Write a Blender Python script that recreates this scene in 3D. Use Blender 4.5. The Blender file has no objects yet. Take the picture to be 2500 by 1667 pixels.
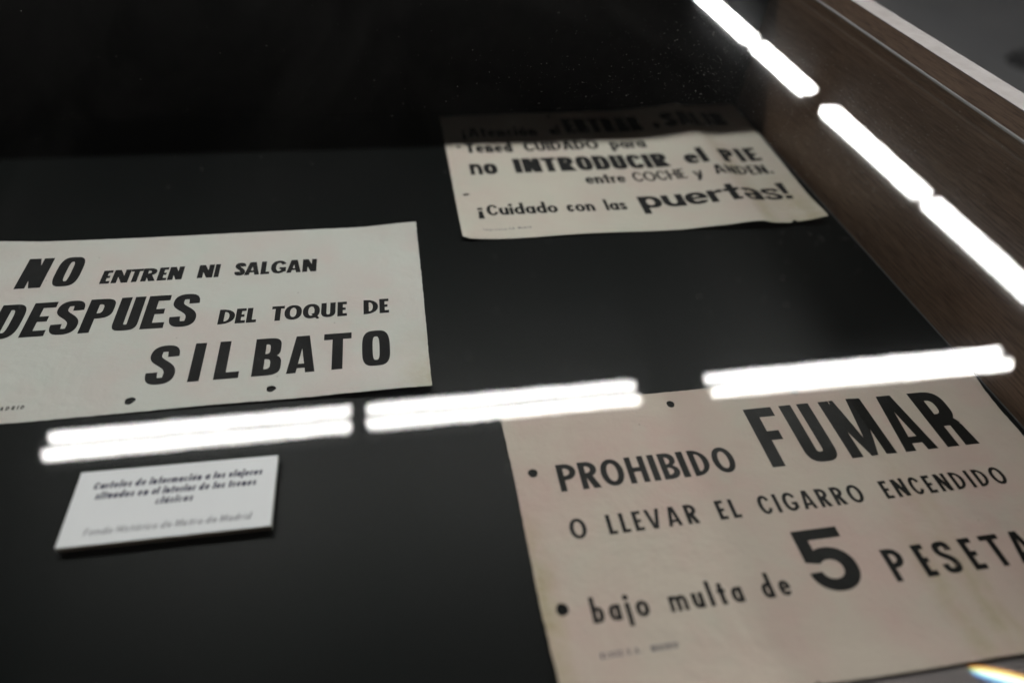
import bpy, bmesh, math, random
from mathutils import Vector, Matrix
from mathutils.geometry import delaunay_2d_cdt

random.seed(7)
S = bpy.context.scene
COL = S.collection

# ------------------------------------------------------------------ camera, world, exposure
cam_d = bpy.data.cameras.new("camera")
cam = bpy.data.objects.new("camera", cam_d)
COL.objects.link(cam)
RT = Vector((0.98441522, -0.16577239, 0.05870418))
UP = Vector((0.07577739, 0.7010827, 0.7090422))
FW = Vector((0.1586961, 0.69354349, -0.70271828))
m = Matrix((RT, UP, -FW)).transposed().to_4x4()
m.translation = Vector((0, 0, 0.4))
cam.matrix_world = m
cam_d.sensor_width = 36.0
cam_d.lens = 22.9
cam_d.clip_start = 0.01
cam_d.clip_end = 60
cam_d.dof.use_dof = True
cam_d.dof.focus_distance = 0.565
cam_d.dof.aperture_fstop = 1.9
cam_d.dof.aperture_blades = 0
S.camera = cam

world = bpy.data.worlds.new("World")
S.world = world
world.use_nodes = True
bg = world.node_tree.nodes["Background"]
bg.inputs[0].default_value = (1.0, 0.98, 0.95, 1)
bg.inputs[1].default_value = 0.012

S.view_settings.view_transform = 'Standard'
S.view_settings.look = 'None'
S.view_settings.exposure = 0.0
S.view_settings.gamma = 1.0
S.view_settings.use_curve_mapping = False
S.cycles.use_denoising = True
S.cycles.max_bounces = 8
S.cycles.transparent_max_bounces = 12
S.cycles.sample_clamp_indirect = 6.0
LAMP = 71.0            # radiance of a lit tube

# ------------------------------------------------------------------ helpers
def tag(o, label=None, cat=None, group=None, kind=None):
    if label: o['label'] = label
    if cat: o['category'] = cat
    if group: o['group'] = group
    if kind: o['kind'] = kind
    return o

def empty(name, loc=(0, 0, 0)):
    o = bpy.data.objects.new(name, None)
    o.empty_display_size = 0.05
    o.location = loc
    COL.objects.link(o)
    return o

def link(name, me, mat, parent=None, loc=None):
    o = bpy.data.objects.new(name, me)
    if mat is not None:
        me.materials.append(mat)
    COL.objects.link(o)
    if parent is not None:
        o.parent = parent
    if loc is not None:
        o.location = loc
    return o

def bm_obj(name, bm, mat, parent=None, loc=None, smooth=False):
    me = bpy.data.meshes.new(name)
    bmesh.ops.recalc_face_normals(bm, faces=bm.faces)
    bm.to_mesh(me)
    bm.free()
    if smooth:
        for p in me.polygons:
            p.use_smooth = True
    return link(name, me, mat, parent, loc)

def box(name, lo, hi, mat, parent=None, bevel=0.0, seg=2, org=(0, 0, 0)):
    bm = bmesh.new()
    bmesh.ops.create_cube(bm, size=1)
    for v in bm.verts:
        v.co = Vector([(lo[i] + hi[i]) / 2 + v.co[i] * (hi[i] - lo[i]) - org[i] for i in range(3)])
    if bevel:
        bmesh.ops.bevel(bm, geom=list(bm.edges), offset=bevel, segments=seg, affect='EDGES', profile=0.6)
    return bm_obj(name, bm, mat, parent)

def tube_bm(bm, a, b, r, n=20, caps=True):
    a = Vector(a); b = Vector(b)
    d = (b - a)
    mt = Matrix.Translation((a + b) / 2) @ d.to_track_quat('Z', 'Y').to_matrix().to_4x4()
    bmesh.ops.create_cone(bm, cap_ends=caps, segments=n, radius1=r, radius2=r, depth=d.length, matrix=mt)

# ------------------------------------------------------------------ materials
class NT:
    def __init__(s, name):
        s.m = bpy.data.materials.new(name)
        s.m.use_nodes = True
        s.t = s.m.node_tree
        s.n = s.t.nodes
        s.b = s.n.get("Principled BSDF")
        s.out = s.n.get("Material Output")
    def new(s, typ, **kw):
        nd = s.n.new(typ)
        for k, v in kw.items():
            if k in nd.inputs.keys():
                nd.inputs[k].default_value = v
            else:
                setattr(nd, k, v)
        return nd
    def l(s, a, b):
        s.t.links.new(a, b)
    def obj(s):
        return s.new("ShaderNodeTexCoord").outputs["Object"]
    def mapped(s, scale=(1, 1, 1), loc=(0, 0, 0)):
        mp = s.new("ShaderNodeMapping")
        mp.inputs["Scale"].default_value = scale
        mp.inputs["Location"].default_value = loc
        s.l(s.obj(), mp.inputs[0])
        return mp.outputs[0]
    def noise(s, vec, scale, detail=4, rough=0.55, dist=0.0):
        nd = s.new("ShaderNodeTexNoise")
        nd.inputs["Scale"].default_value = scale
        nd.inputs["Detail"].default_value = detail
        nd.inputs["Roughness"].default_value = rough
        nd.inputs["Distortion"].default_value = dist
        s.l(vec, nd.inputs["Vector"])
        return nd.outputs[0]
    def ramp(s, fac, stops):
        r = s.new("ShaderNodeValToRGB")
        els = r.color_ramp.elements
        while len(els) < len(stops):
            els.new(0.5)
        for e, (p, c) in zip(els, stops):
            e.position = p
            e.color = c if len(c) == 4 else (*c, 1)
        s.l(fac, r.inputs[0])
        return r.outputs[0]
    def math(s, op, a, b=None, c=None, clamp=False):
        nd = s.new("ShaderNodeMath", operation=op)
        nd.use_clamp = clamp
        for i, v in enumerate((a, b, c)):
            if v is None: continue
            if isinstance(v, (int, float)): nd.inputs[i].default_value = v
            else: s.l(v, nd.inputs[i])
        return nd.outputs[0]
    def mix(s, fac, a, b):
        nd = s.new("ShaderNodeMix", data_type='RGBA')
        for i, v in ((0, fac), (6, a), (7, b)):
            if isinstance(v, (int, float)): nd.inputs[i].default_value = v
            elif isinstance(v, tuple): nd.inputs[i].default_value = v if len(v) == 4 else (*v, 1)
            else: s.l(v, nd.inputs[i])
        return nd.outputs[2]
    def bump(s, h, strength, dist=0.001):
        nd = s.new("ShaderNodeBump")
        nd.inputs["Strength"].default_value = strength
        nd.inputs["Distance"].default_value = dist
        s.l(h, nd.inputs["Height"])
        s.l(nd.outputs[0], s.b.inputs["Normal"])
    def base(s, c):
        if isinstance(c, tuple): s.b.inputs["Base Color"].default_value = c if len(c) == 4 else (*c, 1)
        else: s.l(c, s.b.inputs["Base Color"])
    def set(s, **kw):
        for k, v in kw.items():
            s.b.inputs[k.replace('_', ' ')].default_value = v

def plain(name, col, rough=0.6, metal=0.0, spec=0.5):
    k = NT(name); k.base(col); k.set(Roughness=rough, Metallic=metal)
    k.b.inputs["Specular IOR Level"].default_value = spec
    v = k.noise(k.obj(), 60, 3)
    k.l(k.ramp(v, [(0.3, (rough * .85,) * 3), (0.7, (min(1, rough * 1.1),) * 3)]), k.b.inputs["Roughness"])
    return k.m

def paper_mat(name, base, pink, green, stain_shade_bands=(), edge=None, crumple=1.0):
    """aged poster paper: blotchy tone, fibre fleck, soft crumple, optional yellow-brown bands for stain or painted fold shade (object space, metres)"""
    k = NT(name)
    o = k.obj()
    n1 = k.noise(o, 11, 4, 0.6)
    n2 = k.noise(k.mapped(loc=(3, 1, 5)), 17, 5, 0.65)
    c = k.mix(k.ramp(n1, [(0.42, (0, 0, 0)), (0.62, (1, 1, 1))]), base, pink)
    c = k.mix(k.ramp(n2, [(0.52, (0, 0, 0)), (0.70, (0.75,) * 3)]), c, green)
    fl = k.noise(o, 900, 2, 0.6)
    c = k.mix(k.ramp(fl, [(0.30, (0.16,) * 3), (0.42, (0, 0, 0))]), c, tuple(x * 0.62 for x in base))
    sp = k.new("ShaderNodeTexVoronoi"); sp.inputs["Scale"].default_value = 70
    k.l(o, sp.inputs["Vector"])
    spk = k.ramp(sp.outputs["Distance"], [(0.03, (0.55,) * 3), (0.06, (0, 0, 0))])
    msk = k.ramp(k.noise(k.mapped(loc=(9, 2, 0)), 40, 2), [(0.60, (0, 0, 0)), (0.63, (1, 1, 1))])
    c = k.mix(k.math('MULTIPLY', spk, msk), c, (0.16, 0.13, 0.10))
    sep = k.new("ShaderNodeSeparateXYZ"); k.l(o, sep.inputs[0])
    wob = k.math('MULTIPLY_ADD', k.noise(k.mapped(loc=(1, 7, 0)), 28, 4, 0.6), 0.012, -0.006)
    for (axis, x0, half, y0, y1, amt) in stain_shade_bands:
        a, b = (sep.outputs[0], sep.outputs[1]) if axis == 'x' else (sep.outputs[1], sep.outputs[0])
        d = k.math('ABSOLUTE', k.math('ADD', k.math('SUBTRACT', a, x0), wob))
        f = k.math('SUBTRACT', 1.0, k.math('DIVIDE', d, half), clamp=True)
        g = k.new("ShaderNodeMapRange"); k.l(b, g.inputs[0])
        g.inputs[1].default_value, g.inputs[2].default_value = y0, y1
        f = k.math('MULTIPLY', k.math('MULTIPLY', f, g.outputs[0]), amt)
        f = k.math('MULTIPLY', f, k.ramp(k.noise(k.mapped(loc=(4, 4, 2)), 45, 5, .7), [(0.32, (0.15,) * 3), (0.62, (1, 1, 1))]))
        c = k.mix(f, c, (0.42, 0.35, 0.19))
    k.base(c)
    k.set(Roughness=0.72)
    k.b.inputs["Specular IOR Level"].default_value = 0.25
    h1 = k.noise(k.mapped(loc=(2, 2, 2)), 16, 6, 0.62, 0.25)
    h2 = k.noise(o, 700, 2)
    k.bump(k.math('ADD', k.math('MULTIPLY', h1, 2.6 * crumple), k.math('MULTIPLY', h2, 0.10)), 0.55, 0.001)
    return k.m

def ink_mat(name, col, rough, sheen_noise):
    k = NT(name)
    o = k.obj()
    n = k.noise(o, 1500, 3, 0.7)
    c = k.mix(k.ramp(n, [(0.55, (0, 0, 0)), (0.80, (0.6,) * 3)]), col, tuple(min(1, x * 3.2 + .02) for x in col))
    sp = k.new("ShaderNodeTexVoronoi"); sp.inputs["Scale"].default_value = 110
    k.l(o, sp.inputs["Vector"])
    spk = k.ramp(sp.outputs["Distance"], [(0.035, (0.8,) * 3), (0.06, (0, 0, 0))])
    msk = k.ramp(k.noise(k.mapped(loc=(5, 2, 0)), 60, 2), [(0.62, (0, 0, 0)), (0.65, (1, 1, 1))])
    c = k.mix(k.math('MULTIPLY', spk, msk), c, (0.35, 0.32, 0.28))
    k.base(c)
    k.l(k.ramp(k.noise(o, 25, 3), [(0.35, (rough * .85,) * 3), (0.65, (rough * 1.15,) * 3)]), k.b.inputs["Roughness"])
    k.b.inputs["Specular IOR Level"].default_value = 0.13
    h1 = k.noise(k.mapped(loc=(2, 2, 2)), 16, 6, 0.62, 0.25)
    k.bump(k.math('ADD', k.math('MULTIPLY', h1, 2.6), k.math('MULTIPLY', k.noise(o, 1100, 2), sheen_noise)), 0.5, 0.001)
    return k.m

def wood_mat(name, dark, light, rough, along='y'):
    k = NT(name)
    sc = (1, 0.06, 1) if along == 'y' else (0.035, 1, 1)
    v = k.mapped(scale=sc)
    n1 = k.noise(v, 420, 6, 0.7, 0.4)
    n2 = k.noise(v, 1100, 4, 0.75)
    n3 = k.noise(k.mapped(scale=(1, 0.2, 1)), 14, 3)
    f = k.math('ADD', k.math('MULTIPLY', n1, 0.65), k.math('MULTIPLY', n2, 0.35))
    c = k.ramp(f, [(0.35, tuple(a * .70 for a in dark)), (0.50, tuple((a + b) / 2 for a, b in zip(dark, light))), (0.65, light)])
    c = k.mix(k.ramp(n3, [(0.35, (0.0,) * 3), (0.7, (0.45,) * 3)]), c, tuple(x * 0.55 for x in dark))
    k.base(c)
    k.l(k.ramp(n1, [(0.3, (rough * 1.15,) * 3), (0.7, (rough * 0.9,) * 3)]), k.b.inputs["Roughness"])
    k.bump(f, 0.35, 0.0006)
    return k.m

def glass_mat():
    k = NT("clear_glass")
    k.n.remove(k.b)
    geo = k.new("ShaderNodeNewGeometry")
    dot = k.new("ShaderNodeVectorMath", operation='DOT_PRODUCT')
    k.l(geo.outputs["Incoming"], dot.inputs[0]); k.l(geo.outputs["Normal"], dot.inputs[1])
    cs = k.math('ABSOLUTE', dot.outputs["Value"])
    fr = k.math('MULTIPLY_ADD', k.math('POWER', k.math('SUBTRACT', 1.0, cs, clamp=True), 5.0), 0.85, 0.014)
    tr = k.new("ShaderNodeBsdfTransparent"); tr.inputs[0].default_value = (0.955, 0.962, 0.957, 1)
    gl = k.new("ShaderNodeBsdfGlossy"); gl.inputs["Roughness"].default_value = 0.0
    gl.inputs[0].default_value = (1, 1, 1, 1)
    mx = k.new("ShaderNodeMixShader")
    k.l(fr, mx.inputs[0]); k.l(tr.outputs[0], mx.inputs[1]); k.l(gl.outputs[0], mx.inputs[2])
    # greasy haze on the glass spreads a faint glow round bright reflections
    hz = k.new("ShaderNodeBsdfGlossy"); hz.inputs["Roughness"].default_value = 0.105
    hz.inputs[0].default_value = (0.95, 0.97, 1, 1)
    mh = k.new("ShaderNodeMixShader")
    k.l(k.math('MULTIPLY', fr, k.ramp(k.noise(k.mapped(loc=(2, 3, 0)), 7, 4, 0.6), [(0.3, (0.008,) * 3), (0.7, (0.022,) * 3)])), mh.inputs[0])
    k.l(mx.outputs[0], mh.inputs[1]); k.l(hz.outputs[0], mh.inputs[2])
    mx = mh
    # thin film of dust and wiped smears
    df = k.new("ShaderNodeBsdfDiffuse"); df.inputs[0].default_value = (0.7, 0.68, 0.64, 1)
    sm = k.ramp(k.noise(k.mapped(scale=(1, 0.35, 1), loc=(1.3, 0.2, 0)), 9, 5, 0.6, 1.0), [(0.42, (0.0001,) * 3), (0.74, (0.0030,) * 3)])
    mx2 = k.new("ShaderNodeMixShader")
    k.l(sm, mx2.inputs[0]); k.l(mx.outputs[0], mx2.inputs[1]); k.l(df.outputs[0], mx2.inputs[2])
    k.l(mx2.outputs[0], k.out.inputs[0])
    return k.m

def emit_mat(name, col, strength):
    k = NT(name); k.n.remove(k.b)
    e = k.new("ShaderNodeEmission"); e.inputs[0].default_value = (*col, 1); e.inputs[1].default_value = strength
    k.l(e.outputs[0], k.out.inputs[0])
    return k.m

def bed_mat():
    k = NT("black_lining_board")
    o = k.obj()
    n = k.noise(o, 6, 4, 0.6)
    c = k.ramp(n, [(0.3, (0.0022, 0.0040, 0.0035)), (0.7, (0.0042, 0.0049, 0.0050))])
    f = k.noise(o, 1400, 2, 0.6)
    c = k.mix(k.ramp(f, [(0.45, (0, 0, 0)), (0.75, (0.5,) * 3)]), c, (0.011, 0.011, 0.012))
    k.base(c); k.set(Roughness=0.36)
    k.b.inputs["Specular IOR Level"].default_value = 0.09
    k.bump(f, 0.25, 0.0003)
    return k.m

M = dict(
    bed=bed_mat(),
    back=plain("black_felt_panel", (0.008, 0.008, 0.0085), 0.8, 0, 0.2),
    wood=wood_mat("walnut_veneer", (0.100, 0.060, 0.039), (0.255, 0.166, 0.112), 0.42),
    rim=plain("pale_edge_banding", (0.132, 0.105, 0.095), 0.45),
    glass=glass_mat(),
    seal=plain("clear_silicone", (0.42, 0.42, 0.43), 0.25),
    trim=plain("grey_trim", (0.10, 0.10, 0.10), 0.4),
    p1=paper_mat("ivory_poster_paper", (0.665, 0.668, 0.625), (0.68, 0.615, 0.58), (0.63, 0.665, 0.61), crumple=1.3,
                 stain_shade_bands=[('x', 0.196, 0.035, -0.02, -0.11, 0.55)]),
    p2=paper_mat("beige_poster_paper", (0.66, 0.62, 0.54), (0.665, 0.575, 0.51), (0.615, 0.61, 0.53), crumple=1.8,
             stain_shade_bands=[('x', 0.135, 0.014, 0.30, -0.05, 0.5), ('x', 0.18, 0.045, -0.02, -0.12, 0.6)]),  # first band paints the shade right of the fold; second is discoloured paper
    p3=paper_mat("tan_poster_paper", (0.62, 0.538, 0.462), (0.62, 0.478, 0.424), (0.592, 0.552, 0.472), crumple=1.7,
                 stain_shade_bands=[('x', 0.079, 0.012, 0.08, -0.10, 0.55), ('x', 0.057, 0.014, 0.0, -0.06, 0.5), ('x', 0.090, 0.006, 0.10, -0.10, 0.35),
                         ('x', -0.206, 0.014, 0.03, -0.03, 0.8)]),
    card=paper_mat("grey_card", (0.19, 0.17, 0.172), (0.195, 0.172, 0.172), (0.185, 0.172, 0.166), crumple=0.4),
    ink1=ink_mat("matt_black_ink", (0.011, 0.011, 0.0115), 0.6, 0.05),
    ink3=ink_mat("glossy_black_ink", (0.007, 0.007, 0.0062), 0.44, 0.22),
    greyink=ink_mat("grey_ink", (0.10, 0.10, 0.13), 0.6, 0.05),
    navyink=ink_mat("dark_blue_ink", (0.045, 0.045, 0.085), 0.6, 0.05),
    foam=plain("white_foam_board", (0.93, 0.94, 0.97), 0.6),
    foamside=plain("foam_core", (0.42, 0.43, 0.40), 0.8),
    tube=emit_mat("lit_tube", (1.0, 0.985, 0.955), LAMP),
    cap=plain("aluminium_cap", (0.55, 0.55, 0.57), 0.35, 0.8),
    white=plain("white_enamel", (0.55, 0.55, 0.56), 0.4),
    floor=None,
    dust=plain("dust_lint", (0.42, 0.41, 0.38), 0.9),
    black=plain("black_plastic", (0.01, 0.01, 0.011), 0.5),
)
fk = NT("grey_floor")
fn = fk.noise(fk.obj(), 1.6, 5, 0.6)
fk.base(fk.ramp(fn, [(0.3, (0.034, 0.035, 0.036)), (0.7, (0.050, 0.050, 0.051))]))
fk.set(Roughness=0.5)
M['floor'] = fk.m

# ------------------------------------------------------------------ setting: floor
bm = bmesh.new()
bmesh.ops.create_grid(bm, x_segments=2, y_segments=2, size=14)
tag(bm_obj("floor", bm, M['floor'], loc=(2, 4, -0.85)), kind='structure')

# ------------------------------------------------------------------ display case
XW, YB, XL, YF = 0.4908, 0.830, -0.800, 0.0
ZT, ZG = 0.1925, 0.1750
case = tag(empty("display_case", (0, 0.4, -0.85)),
           "walnut display case with black lining and flat glass top, holding the old posters", "display case")
O = (0, 0.4, -0.85)
box("base_board", (XL, YF, -0.02), (XW, YB, 0.0), M['bed'], case, org=O)
box("side_panel", (XW, YF - 0.025, -0.85), (XW + 0.0245, YB + 0.025, ZT - 0.0012), M['wood'], case, org=O)
box("side_panel", (XL - 0.0245, YF - 0.025, -0.85), (XL, YB + 0.025, ZT - 0.0012), M['wood'], case, org=O)
box("edge_band", (XW - 0.0004, YF - 0.0255, ZT - 0.0011), (XW + 0.025, YB + 0.0255, ZT), M['rim'], case, bevel=0.0004, org=O)
box("edge_band", (XL - 0.025, YF - 0.0255, ZT - 0.0011), (XL + 0.0004, YB + 0.0255, ZT), M['rim'], case, bevel=0.0004, org=O)
box("back_panel", (XL + 0.001, YB, -0.85), (XW - 0.001, YB + 0.0245, ZT - 0.0012), M['back'], case, org=O)
box("front_panel", (XL + 0.001, YF - 0.0245, -0.85), (XW - 0.001, YF, ZT - 0.0012), M['wood'], case, org=O)
box("glass_top", (XL + 0.003, YF + 0.002, ZG - 0.006), (XW - 0.0025, YB - 0.002, ZG), M['glass'], case, org=O)
box("seal_strip", (XW - 0.0022, YF + 0.002, ZG - 0.0016), (XW - 0.0002, YB - 0.002, ZG + 0.0006), M['seal'], case, bevel=0.0006, org=O)
box("base_trim", (XW - 0.0012, YF + 0.002, 0.0003), (XW - 0.0002, YB - 0.002, 0.0012), M['trim'], case, org=O)

# ------------------------------------------------------------------ lettering: glyphs built from filled outlines
def ell(cx, cy, rx, ry, n=2.0, N=48, a0=0, a1=360):
    pts = []
    for i in range(N + (0 if a1 - a0 == 360 else 1)):
        a = math.radians(a0 + (a1 - a0) * i / N)
        c, s = math.cos(a), math.sin(a)
        pts.append((cx + rx * math.copysign(abs(c) ** (2 / n), c), cy + ry * math.copysign(abs(s) ** (2 / n), s)))
    return pts

def rc(x0, y0, x1, y1):
    return [(x0, y0), (x1, y0), (x1, y1), (x0, y1)]

def rr(x0, y0, x1, y1, rx, ry=None, n=2.2, left=False):
    """box whose right-hand corners are rounded"""
    ry = (y1 - y0) / 2 if ry is None else ry
    rx = min(rx, x1 - x0)
    p = [(x0, y0)]
    K = 12
    for i in range(K + 1):
        a = -math.pi / 2 + math.pi / 2 * i / K
        c, s = math.cos(a), math.sin(a)
        p.append((x1 - rx + rx * abs(c) ** (2 / n), y0 + ry - ry * abs(s) ** (2 / n)))
    for i in range(K + 1):
        a = math.pi / 2 * i / K
        c, s = math.cos(a), math.sin(a)
        p.append((x1 - rx + rx * abs(c) ** (2 / n), y1 - ry + ry * abs(s) ** (2 / n)))
    p.append((x0, y1))
    return p

def ubowl(x0, y0, x1, y1, ry, n=2.4):
    """box with both bottom corners rounded"""
    cx, rx = (x0 + x1) / 2, (x1 - x0) / 2
    p = [(x1, y1), (x0, y1)]
    K = 24
    for i in range(K + 1):
        a = math.pi + math.pi * i / K
        c, s = math.cos(a), math.sin(a)
        p.append((cx + rx * math.copysign(abs(c) ** (2 / n), c), y0 + ry - ry * abs(s) ** (2 / n)))
    return p

def nbowl(x0, y0, x1, y1, ry, n=2.4):
    return [(x, y0 + y1 - y) for x, y in ubowl(x0, y0, x1, y1, ry, n)][::-1]

def bez(pts, K=14):
    """chain of cubic beziers"""
    out = []
    for i in range(0, len(pts) - 1, 3):
        a, b, c, d = pts[i:i + 4]
        for j in range(K + (1 if i + 4 >= len(pts) else 0)):
            t = j / K; u = 1 - t
            out.append(tuple(u**3 * a[q] + 3*u*u*t * b[q] + 3*u*t*t * c[q] + t**3 * d[q] for q in (0, 1)))
    return out

def stroke(path, tv, th):
    """expand a centre line: pen is tv wide across and th high"""
    L, R = [], []
    n = len(path)
    for i, (x, y) in enumerate(path):
        a = path[max(0, i - 1)]; b = path[min(n - 1, i + 1)]
        dx, dy = b[0] - a[0], b[1] - a[1]
        d = math.hypot(dx, dy) or 1
        nx, ny = -dy / d, dx / d
        w = 0.5 / math.sqrt((nx / tv) ** 2 + (ny / th) ** 2)
        L.append((x + nx * w, y + ny * w)); R.append((x - nx * w, y - ny * w))
    return L + R[::-1]

def S_glyph(w, h, t, th, y0=0.0):
    x0, x1 = t / 2, w - t / 2
    cx = w / 2
    yt, yb = h - th / 2, th / 2
    q1, q2 = h * 0.735, h * 0.265
    p = bez([(x1, h * 0.69), (x1, h * 0.90), (x1 - (x1 - cx) * 0.40, yt), (cx, yt),
             (x0 + (cx - x0) * 0.40, yt), (x0, h * 0.90), (x0, q1),
             (x0, h * 0.56), (x1, h * 0.50), (x1, q2),
             (x1, h * 0.10), (x1 - (x1 - cx) * 0.40, yb), (cx, yb),
             (x0 + (cx - x0) * 0.40, yb), (x0, h * 0.10), (x0, h * 0.31)])
    return [('+', [(x, y + y0) for x, y in stroke(p, t, th)])]

def glyph(ch, w, t, th, st, xh=0.68):
    """list of (+/-, outline); unit cap height; w letter width, t stem, th bar, st = superellipse power"""
    n = st
    P, Q = '+', '-'
    if ch == 'A':
        a = t * 0.62; lt = t * (0.85 if n > 2.6 else 0.92)
        k = w / 2 - a
        ys = (w - 2 * lt) / (2 * k)
        g = [(P, [(0, 0), (w, 0), (w / 2 + a, 1), (w / 2 - a, 1)])]
        g.append((Q, [(lt, 0), (w - lt, 0), (w / 2, min(0.97, ys))]))
        b0, b1 = (0.125, 0.24) if n > 2.6 else (0.19, 0.19 + th * 0.85)
        g.append((P, [(lt * .6 + k * b0, b0), (w - lt * .6 - k * b0, b0), (w - lt * .6 - k * b1, b1), (lt * .6 + k * b1, b1)]))
        return g
    if ch == 'V':
        return [(s, [(x, 1 - y) for x, y in p]) for s, p in glyph('A', w, t, th, st)[:2]]
    if ch == 'B':
        u = w * 0.95
        return [(P, rr(0, 0.47, u, 1, u * .55, None, n)), (P, rr(0, 0, w, 0.535, w * .6, None, n)),
                (Q, rr(t, 0.50 + th * .42, u - t * .98, 1 - th, u * .3, None, n)), (Q, rr(t, th, w - t * .98, 0.50 - th * .42, w * .3, None, n))]
    if ch == 'C':
        m_ = 0.30
        return [(P, ell(w * .52, .5, w * .52, .5, n)), (Q, ell(w * .54, .5, w * .54 - t, .5 - th, n)),
                (Q, [(w * .60, m_ + .06), (w * 1.2, m_ - .06), (w * 1.2, 1.06 - m_), (w * .60, .94 - m_)])]
    if ch == 'D':
        return [(P, rr(0, 0, w, 1, w * (.62 if n > 2.6 else .9), .5, n)), (Q, rr(t, th, w - t, 1 - th, (w - 2 * t) * (.7 if n > 2.6 else .95), .5 - th, n))]
    if ch == 'E':
        return [(P, rc(0, 0, t, 1)), (P, rc(0, 0, w, th)), (P, rc(0, .5 - th * .46, w * .86, .5 + th * .46)), (P, rc(0, 1 - th, w * .98, 1))]
    if ch == 'F':
        return [(P, rc(0, 0, t, 1)), (P, rc(0, .43, w * .84, .43 + th * .95)), (P, rc(0, 1 - th, w, 1))]
    if ch == 'G':
        return glyph('C', w, t, th, st) + [(P, rc(w - t, .12, w, .47)), (P, rc(w * .56, .47 - th * .8, w, .47)),
                (Q, [(w * .9, -.1), (w * 1.2, -.1), (w * 1.2, .16), (w, .12)])]
    if ch == 'H':
        return [(P, rc(0, 0, t, 1)), (P, rc(w - t, 0, w, 1)), (P, rc(0, .5 - th * .5, w, .5 + th * .5))]
    if ch == 'I':
        return [(P, rc(0, 0, w, 1))]
    if ch == 'L':
        return [(P, rc(0, 0, t, 1)), (P, rc(0, 0, w, th))]
    if ch == 'M':
        return [(P, rc(0, 0, t * .9, 1)), (P, rc(w - t * .9, 0, w, 1)),
                (P, [(0, 1), (t * 1.25, 1), (w / 2 + t * .25, .0), (w / 2 - t * .25, .0)]),
                (P, [(w, 1), (w - t * 1.25, 1), (w / 2 - t * .25, .0), (w / 2 + t * .25, .0)])]
    if ch == 'N':
        return [(P, rc(0, 0, t, 1)), (P, rc(w - t, 0, w, 1)), (P, [(0, 1), (t * 1.12, 1), (w, 0), (w - t * 1.12, 0)])]
    if ch == 'O':
        return [(P, ell(w / 2, .5, w / 2, .5, n)), (Q, ell(w / 2, .5, w / 2 - t, .5 - th, n))]
    if ch == 'Q':
        return glyph('O', w, t, th, st) + [(P, [(w * .50, .30), (w * .66, .36), (w * 1.0, .0), (w * .86, -.07)])]
    if ch == 'P':
        return [(P, rc(0, 0, t, 1)), (P, rr(0, .40, w, 1, w * .62, None, n)), (Q, rr(t, .40 + th * .95, w - t, 1 - th, w * .3, None, n))]
    if ch == 'R':
        g = [(P, rr(0, .42, w * .96, 1, w * .6, None, n)), (Q, rr(t, .42 + th * .95, w * .96 - t, 1 - th, w * .28, None, n)), (P, rc(0, 0, t, 1))]
        if n > 2.8:   # straight-legged condensed R
            g += [(P, rr(0, .25, w * .93, .54, w * .55, .25, n)), (Q, rc(t, -.02, w * .93 - t, .42 - th * .4)), (P, [(w * .93 - t, 0), (w, 0), (w * .93, .36), (w * .93 - t, .42)])]
        else:
            g += [(P, [(w - t * 1.2, 0), (w, 0), (w * .66, .50), (w * .66 - t * 1.15, .50)])]
        return g
    if ch == 'S':
        return S_glyph(w, 1, t, th)
    if ch == 'T':
        return [(P, rc(0, 1 - th, w, 1)), (P, rc(w / 2 - t / 2, 0, w / 2 + t / 2, 1))]
    if ch == 'U':
        return [(P, ubowl(0, 0, w, 1, min(.5, w * .55), n)), (Q, ubowl(t, th, w - t, 1.05, min(.4, (w - 2 * t) * .6), n))]
    if ch == '5':
        r = 0.345
        cx, cy, R, ri = w * .5, .345, w * .5, w * .5 - t
        g = [(P, ell(w * .51, cy, w * .49, .345, 2.1, 60)), (Q, ell(w * .49, cy - .005, w * .49 - t, .345 - t * .86, 2.1, 60)),
             (Q, [(-.2, .32), (w * .45, .32), (w * .45, .44), (w * .26, .445), (w * .03, .485), (-.2, .485)]),
             (Q, [(-.2, .33), (w * .33, .325), (w * .0, .315), (-.2, .315)]),
             (P, [(w * .04, .483), (w * .30, .44), (w * .31, .60), (w * .30, 1), (w * .04, 1)]),
             (P, rc(w * .04, 1 - t * .78, w * .985, 1))]
        return g
    if ch == '!':
        return [(P, [(w * .18, .30), (w * .82, .30), (w, 1), (0, 1)]), (P, rc(w * .08, 0, w * .92, .2))]
    if ch == '¡':
        return [(P, [(0, -.32), (w, -.32), (w * .82, .40), (w * .18, .40)]), (P, rc(w * .08, .50, w * .92, .70))]
    if ch == '.':
        return [(P, rc(0, 0, w, w))]
    if ch == '-':
        return [(P, rc(0, .32, w, .32 + th))]
    # ---- lower case
    x = xh
    b = t
    if ch in 'óáí':
        basech = {'ó': 'o', 'á': 'a', 'í': 'i'}[ch]
        return glyph(basech, w, t, th, st, xh)[:2 if basech != 'a' else 9] + [(P, [(w * .38, x + .07), (w * .58, x + .07), (w * .85, x + .28), (w * .58, x + .28)])]
    if ch in 'oabdpqceg':
        ring = [(P, ell(w / 2, x / 2, w / 2, x / 2, n)), (Q, ell(w / 2, x / 2, w / 2 - t, x / 2 - th, n))]
        if ch == 'o': return ring
        if ch == 'a': return ring + [(P, rc(w - t, 0, w, x))]
        if ch == 'b': return ring + [(P, rc(0, 0, t, 1.08))]
        if ch == 'd': return ring + [(P, rc(w - t, 0, w, 1.08))]
        if ch == 'p': return ring + [(P, rc(0, -.32, t, x))]
        if ch == 'q': return ring + [(P, rc(w - t, -.32, w, x))]
        if ch == 'c': return ring + [(Q, [(w * .55, x * .38), (w * 1.2, x * .25), (w * 1.2, x * .78), (w * .55, x * .62)])]
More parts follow.
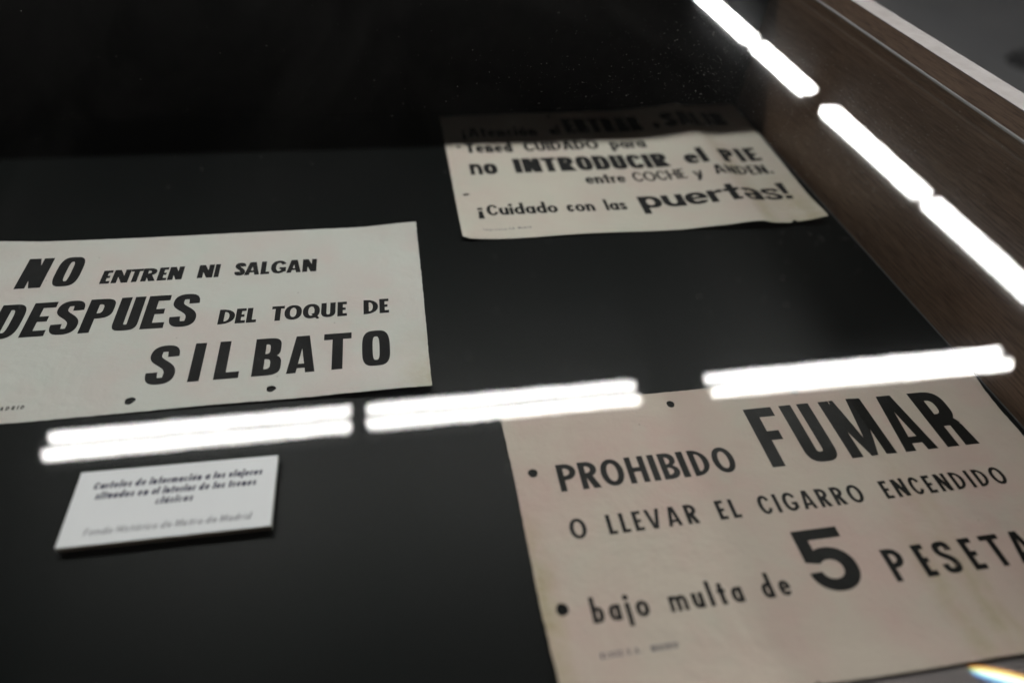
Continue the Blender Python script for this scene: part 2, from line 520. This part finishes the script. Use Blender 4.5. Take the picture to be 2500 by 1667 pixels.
        if ch == 'e': return ring + [(Q, [(w * .5, x * .30), (w * 1.2, x * .26), (w * 1.2, x * .43), (w * .5, x * .43)]), (P, rc(t * .7, x * .43, w - t * .3, x * .43 + th * .75))]
    if ch == 'ä':      # two-storey a
        bh = x * .60
        return [(P, ell(w * .46, bh / 2, w * .46, bh / 2, n)), (Q, ell(w * .47, bh / 2, w * .46 - t * .95, bh / 2 - th * .8, n)),
                (P, stroke(bez([(t * .45, x * .76), (t * .6, x * 1.0), (w - t * .5, x * 1.06), (w - t * .5, x * .55)]), t, th)),
                (P, rc(w - t, 0, w, x * .6))]
    if ch == 'i':
        return [(P, rc(0, 0, w, x)), (P, ell(w / 2, x + .22, w * .62, w * .62, 2))]
    if ch == 'j':
        return [(P, rc(0, -.30, w, x)), (P, ell(w / 2, x + .22, w * .62, w * .62, 2))]
    if ch == 'l':
        return [(P, rc(0, 0, w, 1.08))]
    if ch == 'f':
        return [(P, rc(w * .25, 0, w * .25 + t, .95)), (P, rc(0, x - th, w * .9, x)), (P, rc(w * .25, 1.08 - th, w, 1.08)), (P, rc(w * .25, .8, w * .25 + t, 1.08))]
    if ch == 't':
        return [(P, rc(w / 2 - t / 2, 0, w / 2 + t / 2, x + .26)), (P, rc(0, x - th, w, x)), (P, rc(w / 2 - t / 2, 0, w * .9, th * .8))]
    if ch == 'm':
        t = t * .88
        return [(P, rc(0, 0, t, x)), (P, nbowl(0, 0, w / 2 + t / 2, x, x * .42, n)), (P, nbowl(w / 2 - t / 2, 0, w, x, x * .42, n)),
                (Q, nbowl(t, -.02, w / 2 - t / 2, x - th, x * .25, n)), (Q, nbowl(w / 2 + t / 2, -.02, w - t, x - th, x * .25, n))]
    if ch == 'n':
        return [(P, nbowl(0, 0, w, x, x * .48, n)), (P, rc(0, 0, t, x)), (Q, nbowl(t, -.02, w - t, x - th, x * .3, n))]
    if ch == 'h':
        return glyph('n', w, t, th, st, xh) + [(P, rc(0, 0, t, 1.08))]
    if ch == 'u':
        return [(P, ubowl(0, 0, w, x, x * .48, n)), (P, rc(w - t, 0, w, x)), (Q, ubowl(t, th, w - t, x + .02, x * .3, n))]
    if ch == 'r':
        return [(P, rc(0, 0, t, x)), (P, [(t * .6, x * .55), (t, x * .72), (w, x * .74), (w, x), (w * .7, x), (t, x * .86)])]
    if ch == 's':
        return S_glyph(w, x, t * .92, th * .85)
    if ch == 'v':
        return [(s, [(a, x - y * x) for a, y in p]) for s, p in glyph('A', w, t * .9, th, st)[:2]]
    if ch == 'y':
        return glyph('v', w, t, th, st, xh) + [(P, [(w * .5 - t * .55, .1), (w * .5 + t * .55, .1), (w * .30 + t * .3, -.30), (w * .30 - t * .75, -.30)])]
    if ch == 'D':
        return []
    return [(P, rc(0, 0, w, x))]

W_GROT = dict(A=.52, B=.51, D=.49, E=.43, I=.203, L=.44, N=.50, O=.50, P=.50, S=.50, T=.53, U=.47)
W_HUM = dict(A=.76, D=.72, E=.46, G=.76, I=.245, L=.44, N=.72, O=.80, Q=.84, R=.62, S=.53, T=.60, U=.68, C=.7)
W_FUT = dict(A=.66, B=.57, C=.62, D=.64, E=.43, F=.46, G=.70, H=.64, I=.20, L=.40, M=.80, N=.62, O=.76, P=.57, R=.58, S=.50, T=.58, U=.60, V=.72)
W_LOW = dict(a=.56, b=.56, c=.44, d=.56, e=.54, f=.34, g=.56, h=.52, i=.17, j=.17, l=.17, m=.80, n=.52, o=.58, p=.56, q=.56, r=.34, s=.42, t=.38, u=.52, v=.52, y=.50,
             ó=.58, á=.56, í=.2)
W_LOW.update({'.': .16, '¡': .2, '!': .2, '-': .3})

def wind(pt, poly):
    x, y = pt; wn = 0
    for i in range(len(poly)):
        x0, y0 = poly[i]; x1, y1 = poly[(i + 1) % len(poly)]
        if y0 <= y:
            if y1 > y and (x1 - x0) * (y - y0) - (x - x0) * (y1 - y0) > 0: wn += 1
        elif y1 <= y and (x1 - x0) * (y - y0) - (x - x0) * (y1 - y0) < 0: wn -= 1
    return wn

def dens(poly, step):
    out = []
    for i in range(len(poly)):
        a = poly[i]; b = poly[(i + 1) % len(poly)]
        k = max(1, int(math.hypot(b[0] - a[0], b[1] - a[1]) / step))
        for j in range(k):
            out.append((a[0] + (b[0] - a[0]) * j / k, a[1] + (b[1] - a[1]) * j / k))
    return out

def fill(ops, step, grid=True):
    """triangulate add / cut outlines -> (verts2d, tris)"""
    vs, es = [], []
    polys = [(s, dens(p, step)) for s, p in ops]
    for s, p in polys:
        b = len(vs)
        vs += [Vector(q) for q in p]
        es += [(b + i, b + (i + 1) % len(p)) for i in range(len(p))]
    if grid:
        xs = [v.x for v in vs]; ys = [v.y for v in vs]
        nx = int((max(xs) - min(xs)) / step); ny = int((max(ys) - min(ys)) / step)
        for i in range(1, nx):
            for j in range(1, ny):
                vs.append(Vector((min(xs) + i * step + 1.3e-5 * (j % 3), min(ys) + j * step)))
    r = delaunay_2d_cdt(vs, es, [], 0, 1e-7)
    V, F = r[0], r[2]
    keep = []
    for f in F:
        c = (sum(V[i].x for i in f) / len(f), sum(V[i].y for i in f) / len(f))
        ins = False
        for s, p in polys:
            if s == '+':
                if not ins and wind(c, p) != 0: ins = True
            elif ins and wind(c, p) != 0: ins = False
        if ins: keep.append(list(f))
    used = sorted({i for f in keep for i in f})
    mp = {a: b for b, a in enumerate(used)}
    return [(V[i].x, V[i].y) for i in used], [[mp[i] for i in f] for f in keep]

def mesh2d(name, parts, hfun, lift, mat, parent, org):
    """flat pieces laid on the height field hfun; coordinates in metres"""
    me = bpy.data.meshes.new(name)
    verts, faces = [], []
    for V, F in parts:
        b = len(verts)
        verts += [(x - org[0], y - org[1], hfun(x, y) + lift - org[2]) for x, y in V]
        for f in F:
            a, c, d = (V[f[0]], V[f[1]], V[f[2]])
            cr = (c[0] - a[0]) * (d[1] - a[1]) - (c[1] - a[1]) * (d[0] - a[0])
            faces.append([b + i for i in (f if cr > 0 else f[::-1])])
    me.from_pydata(verts, [], faces)
    me.update()
    for p in me.polygons: p.use_smooth = lift == 0.0
    return link(name, me, mat, parent)

def glyph_at(ch, x0, x1, y, cap, t, th, st, xh=.68, slant=0.0, rise=0.0):
    """one letter in the box x0..x1 (mm) on baseline y (mm), in metres"""
    w = (x1 - x0) / cap
    ops = glyph(ch, w, t, th, st, xh)
    out = []
    for s, p in ops:
        out.append((s, [((x0 + (px + py * slant) * cap) / 1000, (y + py * cap + rise) / 1000) for px, py in p]))
    return fill(out, 0.004 if cap > 14 else 0.003, cap > 30)

def word(txt, x0, x1, y, cap, t, th, st, W, xh=.68, slant=0.0, y1=None, boxes=None):
    """a word stretched over x0..x1 (mm)"""
    parts = []
    if boxes:
        for ch, (a, b) in zip(txt, boxes):
            parts.append(glyph_at(ch, a, b, y, cap, t, th, st, xh, slant))
        return [parts]
    ws = []
    for ch in txt:
        w = (W or W_FUT).get(ch, W_LOW.get(ch, .5))
        if ch in 'iljI.¡!í': w = max(t * 1.0, w * .6) if ch not in '¡!' else t * 1.15
        ws.append(w * cap)
    tot = sum(ws)
    n = len(txt)
    gap = (x1 - x0 - tot) / max(1, n - 1) if n > 1 else 0
    lo = 0.05 * cap
    if n > 1 and gap < lo:
        k = (x1 - x0 - lo * (n - 1)) / tot
        ws = [w * k for w in ws]; gap = lo
    elif n > 1 and gap > .34 * cap and xh < .9:
        pass
    if n == 1: ws = [x1 - x0]
    x = x0
    for ch, w in zip(txt, ws):
        yy = y if y1 is None else y + (y1 - y) * (x - x0) / max(1e-6, x1 - x0)
        parts.append(glyph_at(ch, x, x + w, yy, cap, t, th, st, xh, slant))
        x += w + gap
    return [parts]

def ss(a, b, x):
    t = max(0.0, min(1.0, (x - a) / (b - a))); return t * t * (3 - 2 * t)

def hole(cx, cy, rx, ry, rot=0.0, jag=0.06):
    ph = random.random() * 6
    p = []
    for i in range(22):
        a = i / 22 * 2 * math.pi
        r = 1 + jag * math.sin(3 * a + ph) * .5 + jag * math.sin(5 * a + 2 * ph) * .35
        x, y = rx * r * math.cos(a), ry * r * math.sin(a)
        p.append(((cx + x * math.cos(rot) - y * math.sin(rot)) / 1000, (cy + x * math.sin(rot) + y * math.cos(rot)) / 1000))
    return p

def rough_edge(pts, step=3.0, amp=0.12):
    out = []
    for x, y in dens(pts, step):
        out.append(((x + random.gauss(0, amp)) / 1000, (y + random.gauss(0, amp)) / 1000))
    return out

def poster(name, outline, holes, hfun, mat, org, step=0.006):
    root = empty(name, org)
    ops = [('+', rough_edge(outline))] + [('-', h) for h in holes]
    sh = mesh2d("paper_sheet", [fill(ops, step)], hfun, 0.0, mat, root, org)
    sd = sh.modifiers.new("thickness", 'SOLIDIFY')
    sd.thickness = 0.00018; sd.offset = -1
    sp = sh.modifiers.new('crisp_edges', 'EDGE_SPLIT'); sp.split_angle = math.radians(40)
    return root

# ---- poster 1 : NO ENTREN NI SALGAN ... SILBATO
def h1(x, y):
    z = 0.0008 + 0.0004 * math.sin(x * 23 + 1) * math.sin(y * 31)
    z += 0.0036 * ss(-0.05, 0.02, x) * ss(0.53, 0.582, y)
    z += 0.0040 * ss(-0.10, 0.0, x) * ss(0.405, 0.347, y)
    z += 0.0007 * ss(-0.33, -0.20, x) * ss(0.385, 0.350, y)
    z += 0.002 * ss(-0.33, -0.375, x) * ss(0.54, 0.58, y)
    return z
O1 = (-0.177, 0.463, 0.0)
po1 = poster("poster",
    [(-373, 350.8), (-297, 350.0), (-213.8, 349.8), (-157.7, 350.2), (-56.2, 348.8), (-36.8, 348), (17.0, 347.4),
     (18.4, 486.7), (18.6, 577.0), (-20, 576.4), (-125, 576), (-288.9, 576.5), (-340, 577.0), (-374.1, 577.5)],
    [hole(-211.9, 361.8, 4.0, 3.6, .5, .12), hole(-108.3, 361.5, 3.7, 3.4, 0, .12)], h1, M['p1'], O1)
tag(po1, "ivory poster warning NO ENTREN NI SALGAN DESPUES DEL TOQUE DE SILBATO", "poster", "old paper posters in the case")
G = dict(t=.203, th=.17, st=3.3, W=W_GROT)
H_ = dict(t=.245, th=.19, st=2.2, W=W_HUM)
def line(root, org, hf, mat, parts):
    for group in parts:
        mesh2d("lettering", group, hf, 0.00009, mat, root, org)
p = word("NO", 0, 0, 506.5, 43.2, boxes=[(-340.3, -318.8), (-312.0, -290.2)], **G)
p += word("ENTREN", -270.5, -200.3, 506.9, 19.4, boxes=[(-270.5, -262.2), (-261.0, -246.8), (-246.6, -236.2), (-236.0, -223.2), (-222.0, -213.9), (-213.0, -200.3)], **H_)
p += word("NI", 0, 0, 507.2, 19.4, boxes=[(-187.2, -173.6), (-172.6, -168.2)], **H_)
p += word("SALGAN", 0, 0, 507.5, 19.2, boxes=[(-154.6, -145.0), (-145.6, -132.0), (-131.0, -123.0), (-121.9, -108.0), (-107.5, -94.2), (-93.0, -79.9)], **H_)
line(po1, O1, h1, M['ink1'], p)
p = word("DESPUES", 0, 0, 441.9, 43.2, boxes=[(-340.8, -319.3), (-315.6, -296.6), (-294.9, -273.2), (-270.6, -248.8), (-245.6, -225.4), (-222.6, -203.9), (-200.9, -178.9)], **G)
p += word("DEL", 0, 0, 441.8, 19.2, boxes=[(-160.1, -146.6), (-145.9, -137.5), (-136.7, -128.3)], **H_)
p += word("TOQUE", 0, 0, 441.8, 19.2, boxes=[(-115.9, -105.1), (-104.9, -90.0), (-89.2, -74.5), (-73.4, -60.9), (-59.2, -50.8)], **H_)
p += word("DE", 0, 0, 441.9, 19.2, boxes=[(-36.3, -23.4), (-22.2, -13.7)], **H_)
line(po1, O1, h1, M['ink1'], p)
p = word("SILBATO", 0, 0, 376.5, 43.5, boxes=[(-206.6, -184.3), (-173.5, -164.7), (-154.1, -135.0), (-125.2, -103.0), (-98.3, -75.8), (-69.6, -46.6), (-37.9, -14.6)], **G)
line(po1, O1, h1, M['ink1'], p)
line(po1, O1, h1, M['ink1'], word("S.A.-MADRID", -322, -286, 362.8, 3.8, .22, .18, 2.2, W_FUT))

# ---- poster 2 : ¡Atención ... puertas!
def h2(x, y):
    z = 0.0008 + 0.0003 * math.sin(x * 31) * math.sin(y * 27 + 1)
    z += 0.0078 * max(0.0, min(1.0, (x - 0.30) / 0.0965)) ** 1.5
    if x > 0.3965:
        z -= 0.0042 * (1 - math.exp(-(x - 0.3965) / 0.009)) - 0.0020 * ss(0.43, 0.48, x)
    z += 0.0018 * ss(0.10, 0.065, x) * ss(0.60, 0.545, y)
    z += 0.0012 * ss(0.58, 0.545, y) * (0.5 + 0.5 * math.sin(x * 40))
    z += 0.003 * ss(0.45, 0.48, x) * ss(0.60, 0.55, y)
    return z
O2 = (0.274, 0.684, 0.0)
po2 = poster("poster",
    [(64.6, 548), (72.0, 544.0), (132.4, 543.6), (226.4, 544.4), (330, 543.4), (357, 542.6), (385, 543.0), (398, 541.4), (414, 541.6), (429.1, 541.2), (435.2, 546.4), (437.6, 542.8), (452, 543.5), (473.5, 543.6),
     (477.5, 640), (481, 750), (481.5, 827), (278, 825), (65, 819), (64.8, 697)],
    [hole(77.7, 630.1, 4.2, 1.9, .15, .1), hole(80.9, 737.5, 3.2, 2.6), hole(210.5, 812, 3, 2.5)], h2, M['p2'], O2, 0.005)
tag(po2, "creased beige poster half in shadow ending in the line Cuidado con las puertas", "poster", "old paper posters in the case")
F2 = dict(t=.20, th=.16, st=2.15, W=W_FUT)
HV = dict(t=.27, th=.21, st=2.5)
p = word("¡", 88.5, 93.5, 763, 24, **F2) + word("Atención", 97, 186, 761.5, 24, .21, .17, 2.1, W_FUT) + word("al", 202.3, 217, 762, 24, **F2)
p += word("ENTRAR", 225.1, 331, 765, 40, .24, .17, 3.0, W_GROT) + word("o", 346, 355, 767, 24, **F2) + word("SALIR", 362, 452, 768, 38, .24, .17, 3.0, W_GROT)
line(po2, O2, h2, M['ink1'], p)
p = word("Tened", 89, 147.1, 721.7, 24, **F2) + word("CUIDADO", 162, 258.5, 721.9, 24, **F2) + word("para", 273.5, 321, 722, 24, **F2)
line(po2, O2, h2, M['ink1'], p)
p = word("no", 88.4, 121, 671, 35, .27, .19, 2.5, W_LOW, xh=.69) + word("INTRODUCIR", 142, 336, 672, 33, .27, .2, 2.8, dict(I=.27, N=.66, T=.55, R=.6, O=.6, D=.6, U=.58, C=.58))
p += word("el", 356.6, 385.4, 672.5, 33, .26, .18, 2.4, W_LOW) + word("PIE", 406, 456.5, 673, 32, .26, .19, 2.8, dict(P=.56, I=.27, E=.5))
line(po2, O2, h2, M['ink1'], p)
p = word("entre", 221, 270.3, 642.3, 20.5, .2, .16, 2.1, W_FUT) + word("COCHE", 280, 346.1, 642.5, 21.5, .16, .14, 2.05, W_FUT) + word("y", 355, 366.8, 641, 21.5, **F2)
p += word("ANDEN.", 381.6, 457.5, 642.6, 21, .2, .16, 2.1, W_FUT)
line(po2, O2, h2, M['ink1'], p)
p = word("¡", 85.9, 92.5, 588, 20.5, **F2) + word("Cuidado", 96.1, 175.1, 586.4, 20.5, .2, .16, 2.05, W_FUT) + word("con", 185.4, 217.6, 586.6, 20.5, **F2) + word("las", 230, 254.7, 586.6, 20.5, **F2)
p += word("puertäs!", 271.5, 456.0, 587.2, 34, .25, .17, 2.3, dict(p=.78, u=.75, e=.78, r=.55, t=.55, ä=.72, s=.68), xh=.70)
line(po2, O2, h2, M['ink1'], p)
line(po2, O2, h2, M['greyink'], word("Imprenta", 88, 112, 559, 3.2, .2, .16, 2.1, W_FUT) + word("S.A.", 115, 122, 559.5, 3.2, .2, .16, 2.1, W_FUT) + word("Madrid", 125, 139, 560, 3.2, .2, .16, 2.1, W_FUT))

# ---- poster 3 : PROHIBIDO FUMAR ... 5 PESETAS
def h3(x, y):
    z = 0.0008 + 0.0003 * math.sin(x * 29 + 2) * math.sin(y * 37)
    z += 0.0008 * math.exp(-((x - 0.356) / 0.006) ** 2) + 0.0006 * math.exp(-((x - 0.335) / 0.008) ** 2) * ss(0.25, 0.15, y)
    z += 0.0006 * math.exp(-((x - 0.346) / 0.004) ** 2) * ss(0.24, 0.30, y)
    z += 0.0035 * ss(0.455, 0.486, x) * ss(0.315, 0.24, y)
    z += 0.0020 * ss(0.115, 0.09, y)
    z += 0.0022 * ss(0.085, 0.068, x) * ss(0.2, 0.1, y)
    return z
O3 = (0.278, 0.208, 0.0)
po3 = poster("poster",
    [(71.5, 95.5), (150, 94.5), (219, 93.6), (221, 95.6), (223, 93.4), (262.1, 92.0), (307.1, 91.6), (360, 91.0), (486, 90.5),
     (481.5, 180), (480.5, 241), (481.2, 267), (484.5, 290), (488.6, 309), (489.6, 322.4), (244, 322.0), (186, 321.8), (66.8, 321.5), (68.6, 250.7), (68.6, 222.0), (68.8, 157)],
    [hole(206.5, 309.4, 3.3, 3.5), hole(82.7, 258.5, 3.6, 3.6), hole(82.1, 158.3, 4.0, 4.0), hole(316, 310.0, 3.3, 3.4)], h3, M['p3'], O3)
tag(po3, "yellow-stained tan poster PROHIBIDO FUMAR with the big number 5, nearest the wooden side", "poster", "old paper posters in the case")
PF = dict(t=.205, th=.17, st=2.1, W=W_FUT)
p = word("PROHIBIDO", 0, 0, 240.5, 22.8, boxes=[(100.1, 114.0), (116.3, 130.2), (132.3, 149.4), (152.4, 167.0), (170.3, 175.4), (178.3, 191.6), (193.1, 198.5), (202.1, 216.2), (219.7, 236.6)], **PF)
p += word("FUMAR", 0, 0, 240.5, 55.8, t=.190, th=.165, st=2.9, W=None, boxes=[(263.4, 287.6), (294.6, 321.0), (329.8, 368.3), (376.0, 404.6), (412.8, 441.8)])
line(po3, O3, h3, M['ink3'], p)
LL = dict(t=.20, th=.165, st=2.1, W=W_FUT)
p = word("O", 99.2, 110.9, 203.5, 15.2, **LL)
p += word("LLEVAR", 0, 0, 203.6, 15.0, boxes=[(125.7, 131.8), (135.1, 141.2), (144.5, 151.0), (153.6, 164.6), (168.3, 178.4), (182.6, 191.2)], **LL)
p += word("EL", 0, 0, 203.8, 15.0, boxes=[(206.3, 212.6), (216.5, 222.8)], **LL)
p += word("CIGARRO", 238.0, 320.2, 203.7, 15.0, **LL) + word("ENCENDIDO", 336.7, 440.3, 203.7, 15.0, **LL)
line(po3, O3, h3, M['ink3'], p)
BL = dict(t=.20, th=.155, st=2.2, W=dict(W_LOW, b=.5, a=.5, o=.56, m=.78, u=.5, t=.36, d=.5, e=.5), xh=.65)
p = word("bajo", 99.6, 136.5, 146.9, 15.3, **BL) + word("multa", 150.1, 199.9, 146.9, 15.3, **BL) + word("de", 213.3, 232.8, 146.7, 15.3, **BL)
p += word("5", 249.4, 285.9, 144.3, 44.2, .225, .2, 2.1, None)
p += word("PESETAS", 0, 0, 144.6, 22.8, .205, .165, 2.15, None, boxes=[(306.5, 319.8), (329.5, 338.2), (344.6, 357.6), (366.4, 376.2), (383.0, 398.0), (403.0, 419.5), (426, 438)])
line(po3, O3, h3, M['ink3'], p)
line(po3, O3, h3, M['greyink'], word("BLASS", 98.5, 112, 126.3, 3.4, .2, .17, 2.1, W_FUT) + word("S.A.", 115, 124, 126.3, 3.4, .2, .17, 2.1, W_FUT) + word("MADRID", 130, 147, 126.0, 3.6, .2, .17, 2.1, W_FUT))

# grey card lying under the lower edge of poster 3
def hc(x, y): return 0.0006
OC = (0.36, 0.06, 0)
gc = mesh2d("card_sheet", [fill([('+', rough_edge([(236, 20), (480, 20), (480, 99), (236, 99)], 8, .05))], .03)], hc, 0, M['card'], None, OC)
gc.name = "grey_card"; gc.location = OC
sd = gc.modifiers.new("thickness", 'SOLIDIFY'); sd.thickness = 0.0004; sd.offset = -1
tag(gc, "plain grey card showing just below the lower edge of the tan poster", "card")

# ------------------------------------------------------------------ caption plaque
OP = (-0.161, 0.2655, 0.0)
pq = tag(empty("caption_plaque", OP), "small white foam-board caption with dark blue italic lettering on the black lining", "caption plaque")
bm = bmesh.new()
cor = [(-225.5, 294.4), (-225.8, 238.1), (-96.6, 236.7), (-96.5, 292.7)]
def prism(bm, cs, z0, z1, org):
    vb = [bm.verts.new((x / 1000 - org[0], y / 1000 - org[1], z0)) for x, y in cs]
    vt = [bm.verts.new((x / 1000 - org[0], y / 1000 - org[1], z1)) for x, y in cs]
    n = len(cs)
    bm.faces.new(vt); bm.faces.new(vb[::-1])
    for i in range(n):
        bm.faces.new((vb[i], vb[(i + 1) % n], vt[(i + 1) % n], vt[i]))
prism(bm, [(x * .9995 - .1, y + .1) for x, y in cor], 0.0022, 0.0064, OP)
bm_obj("foam_core", bm, M['foamside'], pq)
bm = bmesh.new(); prism(bm, cor, 0.0065, 0.0070, OP)
bmesh.ops.bevel(bm, geom=list(bm.edges), offset=0.00015, segments=1, affect='EDGES')
bm_obj("face_sheet", bm, M['foam'], pq)
bm = bmesh.new(); prism(bm, [(-215, 286), (-215, 246), (-106, 246), (-106, 284)], 0.0, 0.0021, OP)
bm_obj("mounting_pad", bm, M['black'], pq)
def hp(x, y): return 0.0070
IT = dict(t=.26, th=.19, st=2.2, W=W_FUT, slant=.18, xh=.72)
IL = dict(t=.13, th=.11, st=2.1, W=W_FUT, slant=.2, xh=.66)
def caption(words_, x0, x1, y, y1, cap, kw, mat):
    n = sum(len(w) for w in words_); u = (x1 - x0) / (n + .95 * (len(words_) - 1))
    # advance by summed letter widths
    tot = []
    for w in words_:
        tot.append(sum(W_LOW.get(c, W_FUT.get(c, .5)) for c in w) + .10 * (len(w) - 1))
    k = (x1 - x0) / (sum(tot) + .42 * (len(words_) - 1))
    x = x0; parts = []
    for w, tw in zip(words_, tot):
        ya = y + (y1 - y) * (x - x0) / (x1 - x0)
        parts += word(w, x, x + tw * k, ya, cap, y1=ya + (y1 - y) * tw * k / (x1 - x0), **kw)[0]
        x += (tw + .42) * k
    return mesh2d("lettering", parts, hp, 0.00006, mat, pq, OP)
caption("Carteles de información a los viajeros".split(), -214.6, -106.3, 279.4, 277.7, 5.2, IT, M['navyink'])
caption("situados en el interior de los trenes".split(), -211.6, -109.6, 271.3, 269.6, 5.2, IT, M['navyink'])
caption(["clásicos"], -172.5, -149.3, 262.8, 262.5, 5.2, IT, M['navyink'])
caption("Fondo Histórico de Metro de Madrid".split(), -211.5, -110.4, 244.9, 243.6, 4.7, IL, M['greyink'])

# ------------------------------------------------------------------ ceiling lamps (seen mirrored in the glass top)
ZL = 2.03
def lamp(c, length, axis, label):
    """twin-tube batten; c = centre between the tubes"""
    root = tag(empty("fluorescent_lamp", c), label, "ceiling lamp", "twin-tube ceiling lamps")
    L = length / 2
    def P(a, s, z): return (a, s, z) if axis == 'x' else (s, a, z)
    def bx(name, a0, a1, s0, s1, z0, z1, mat, bev=0.0):
        p0 = P(a0, s0, z0); p1 = P(a1, s1, z1)
        return box(name, tuple(map(min, p0, p1)), tuple(map(max, p0, p1)), mat, root, bevel=bev)
    bx("housing", -L - .008, L + .008, -.045, .045, .040, .085, M['white'], .004)
    for e in (-1, 1):
        a0, a1 = (L - .002, L + .008) if e > 0 else (-L - .008, -L + .002)
        bx("lampholder", a0, a1, -.064, .064, -.014, .040, M['white'], .002)
    for s in (-.0385, .0385):
        bm = bmesh.new(); tube_bm(bm, P(-L + .014, s, 0), P(L - .014, s, 0), .0195, 24)
        tb = bm_obj("tube", bm, M['tube'], root, smooth=False)
        for e in (-1, 1):
            bm = bmesh.new(); tube_bm(bm, P(e * (L - .0138), s, 0), P(e * (L - .002), s, 0), 0.0200, 24)
            bm_obj("cap", bm, M['cap'], tb)
    return root
K = 5.2 * 0.4
YA = 0.8155 * K
lamp(((-.653 - .112) / 2 * K, YA, ZL), .541 * K, 'x', "leftmost twin-tube lamp of the level row mirrored in the glass above the caption")
lamp(((-.091 + .463) / 2 * K, YA, ZL), .554 * K, 'x', "middle twin-tube lamp of the level row mirrored in the glass at the tan poster's corner")
lamp(((.607 + 1.337) / 2 * K, YA, ZL), .730 * K, 'x', "longest twin-tube lamp of the level row mirrored in the glass above the word FUMAR")
XB = 1.575 * K
for y0, y1, lab in ((.80, 1.440, "nearest twin-tube lamp of the slanting row mirrored over the wooden side, cut off"),
                    (1.465, 2.045, "twin-tube lamp of the slanting row mirrored just right of the word PIE"),
                    (2.185, 2.645, "twin-tube lamp of the slanting row mirrored above the wide gap in the row"),
                    (2.698, 3.300, "farthest twin-tube lamp of the slanting row mirrored at the top of the picture")):
    lamp((XB, (y0 + y1) / 2 * K, ZL), (y1 - y0) * K, 'y', lab)

# ------------------------------------------------------------------ dust and lint lying on the glass
def dust_points(n):
    pts = []
    while len(pts) < n:
        r = random.random()
        if r < .62:
            x, y = random.gauss(.33, .07), random.gauss(.45, .11)
        elif r < .90:
            x, y = random.gauss(.22, .12), random.gauss(.46, .10)
        else:
            x, y = random.uniform(-.5, .47), random.uniform(.10, .80)
        if -.6 < x < .484 and .05 < y < .82: pts.append((x, y))
    return pts
bm = bmesh.new()
for x, y in dust_points(3600):
    s = min(0.00048, random.lognormvariate(math.log(0.00017), .5))
    if random.random() < .06:      # short curled fibre
        a = random.random() * 6.28; k = random.uniform(-2.4, 2.4); L = random.uniform(.0008, .0024); w = .00009
        px, py = x, y; prev = None
        for i in range(7):
            nx, ny = -math.sin(a), math.cos(a)
            cur = [bm.verts.new((px + nx * w, py + ny * w, ZG + .00012)), bm.verts.new((px - nx * w, py - ny * w, ZG + .00012)), bm.verts.new((px, py, ZG + .00022))]
            if prev:
                for q in range(3):
                    bm.faces.new((prev[q], prev[(q + 1) % 3], cur[(q + 1) % 3], cur[q]))
            prev = cur
            px += math.cos(a) * L / 6; py += math.sin(a) * L / 6; a += k / 6
    else:
        n = random.choice((4, 5, 6)); a0 = random.random() * 6
        top = bm.verts.new((x, y, ZG + .00005 + s * .7))
        ring = [bm.verts.new((x + s * random.uniform(.6, 1.2) * math.cos(a0 + i * 6.283 / n), y + s * random.uniform(.6, 1.2) * math.sin(a0 + i * 6.283 / n), ZG + .00004)) for i in range(n)]
        for i in range(n):
            bm.faces.new((ring[i], ring[(i + 1) % n], top))
tag(bm_obj("dust", bm, M['dust']), "pale dust and lint specks scattered over the glass top", "dust", kind='stuff')

# black weighted foot standing on the floor beyond the case
ft = tag(empty("stand", (3.46, 3.02, -0.85)), "black round-footed stand on the grey floor beyond the case, at the picture edge", "stand")
bm = bmesh.new()
bmesh.ops.create_cone(bm, cap_ends=True, segments=40, radius1=.15, radius2=.14, depth=.03, matrix=Matrix.Translation((0, 0, .015)))
bm_obj("foot", bm, M['black'], ft)
bm = bmesh.new(); tube_bm(bm, (0, 0, .03), (0, 0, .95), .02, 20)
bm_obj("post", bm, M['black'], ft)

# ------------------------------------------------------------------ added unseen colour spots that throw the rainbow streak on the grey card
along = Vector((0.929, -0.370, 0)).normalized()
across = Vector((0.370, 0.929, 0)).normalized()
for nm, colr, off in (("warm", (1.0, 0.42, 0.05), 0.0021), ("green", (0.35, 1.0, 0.35), 0.0006), ("blue", (0.10, 0.35, 1.0), -0.0011)):
    ld = bpy.data.lights.new("added_rainbow_spot_" + nm, 'SPOT')
    ld.color = colr; ld.energy = 42.0; ld.spot_size = math.radians(1.0); ld.spot_blend = 0.5; ld.shadow_soft_size = 0.0
    lo = bpy.data.objects.new("added_rainbow_spot_" + nm, ld)
    COL.objects.link(lo)
    tgt = Vector((0.3375, 0.0800, 0.0008)) + across * off
    src = tgt + Vector((0.0, 0.02, 0.42))
    zax = (src - tgt).normalized()
    xax = (along - zax * along.dot(zax)).normalized()
    yax = zax.cross(xax)
    mt = Matrix((xax * 6.2, yax * 1.05, zax)).transposed().to_4x4()
    mt.translation = src
    lo.matrix_world = mt
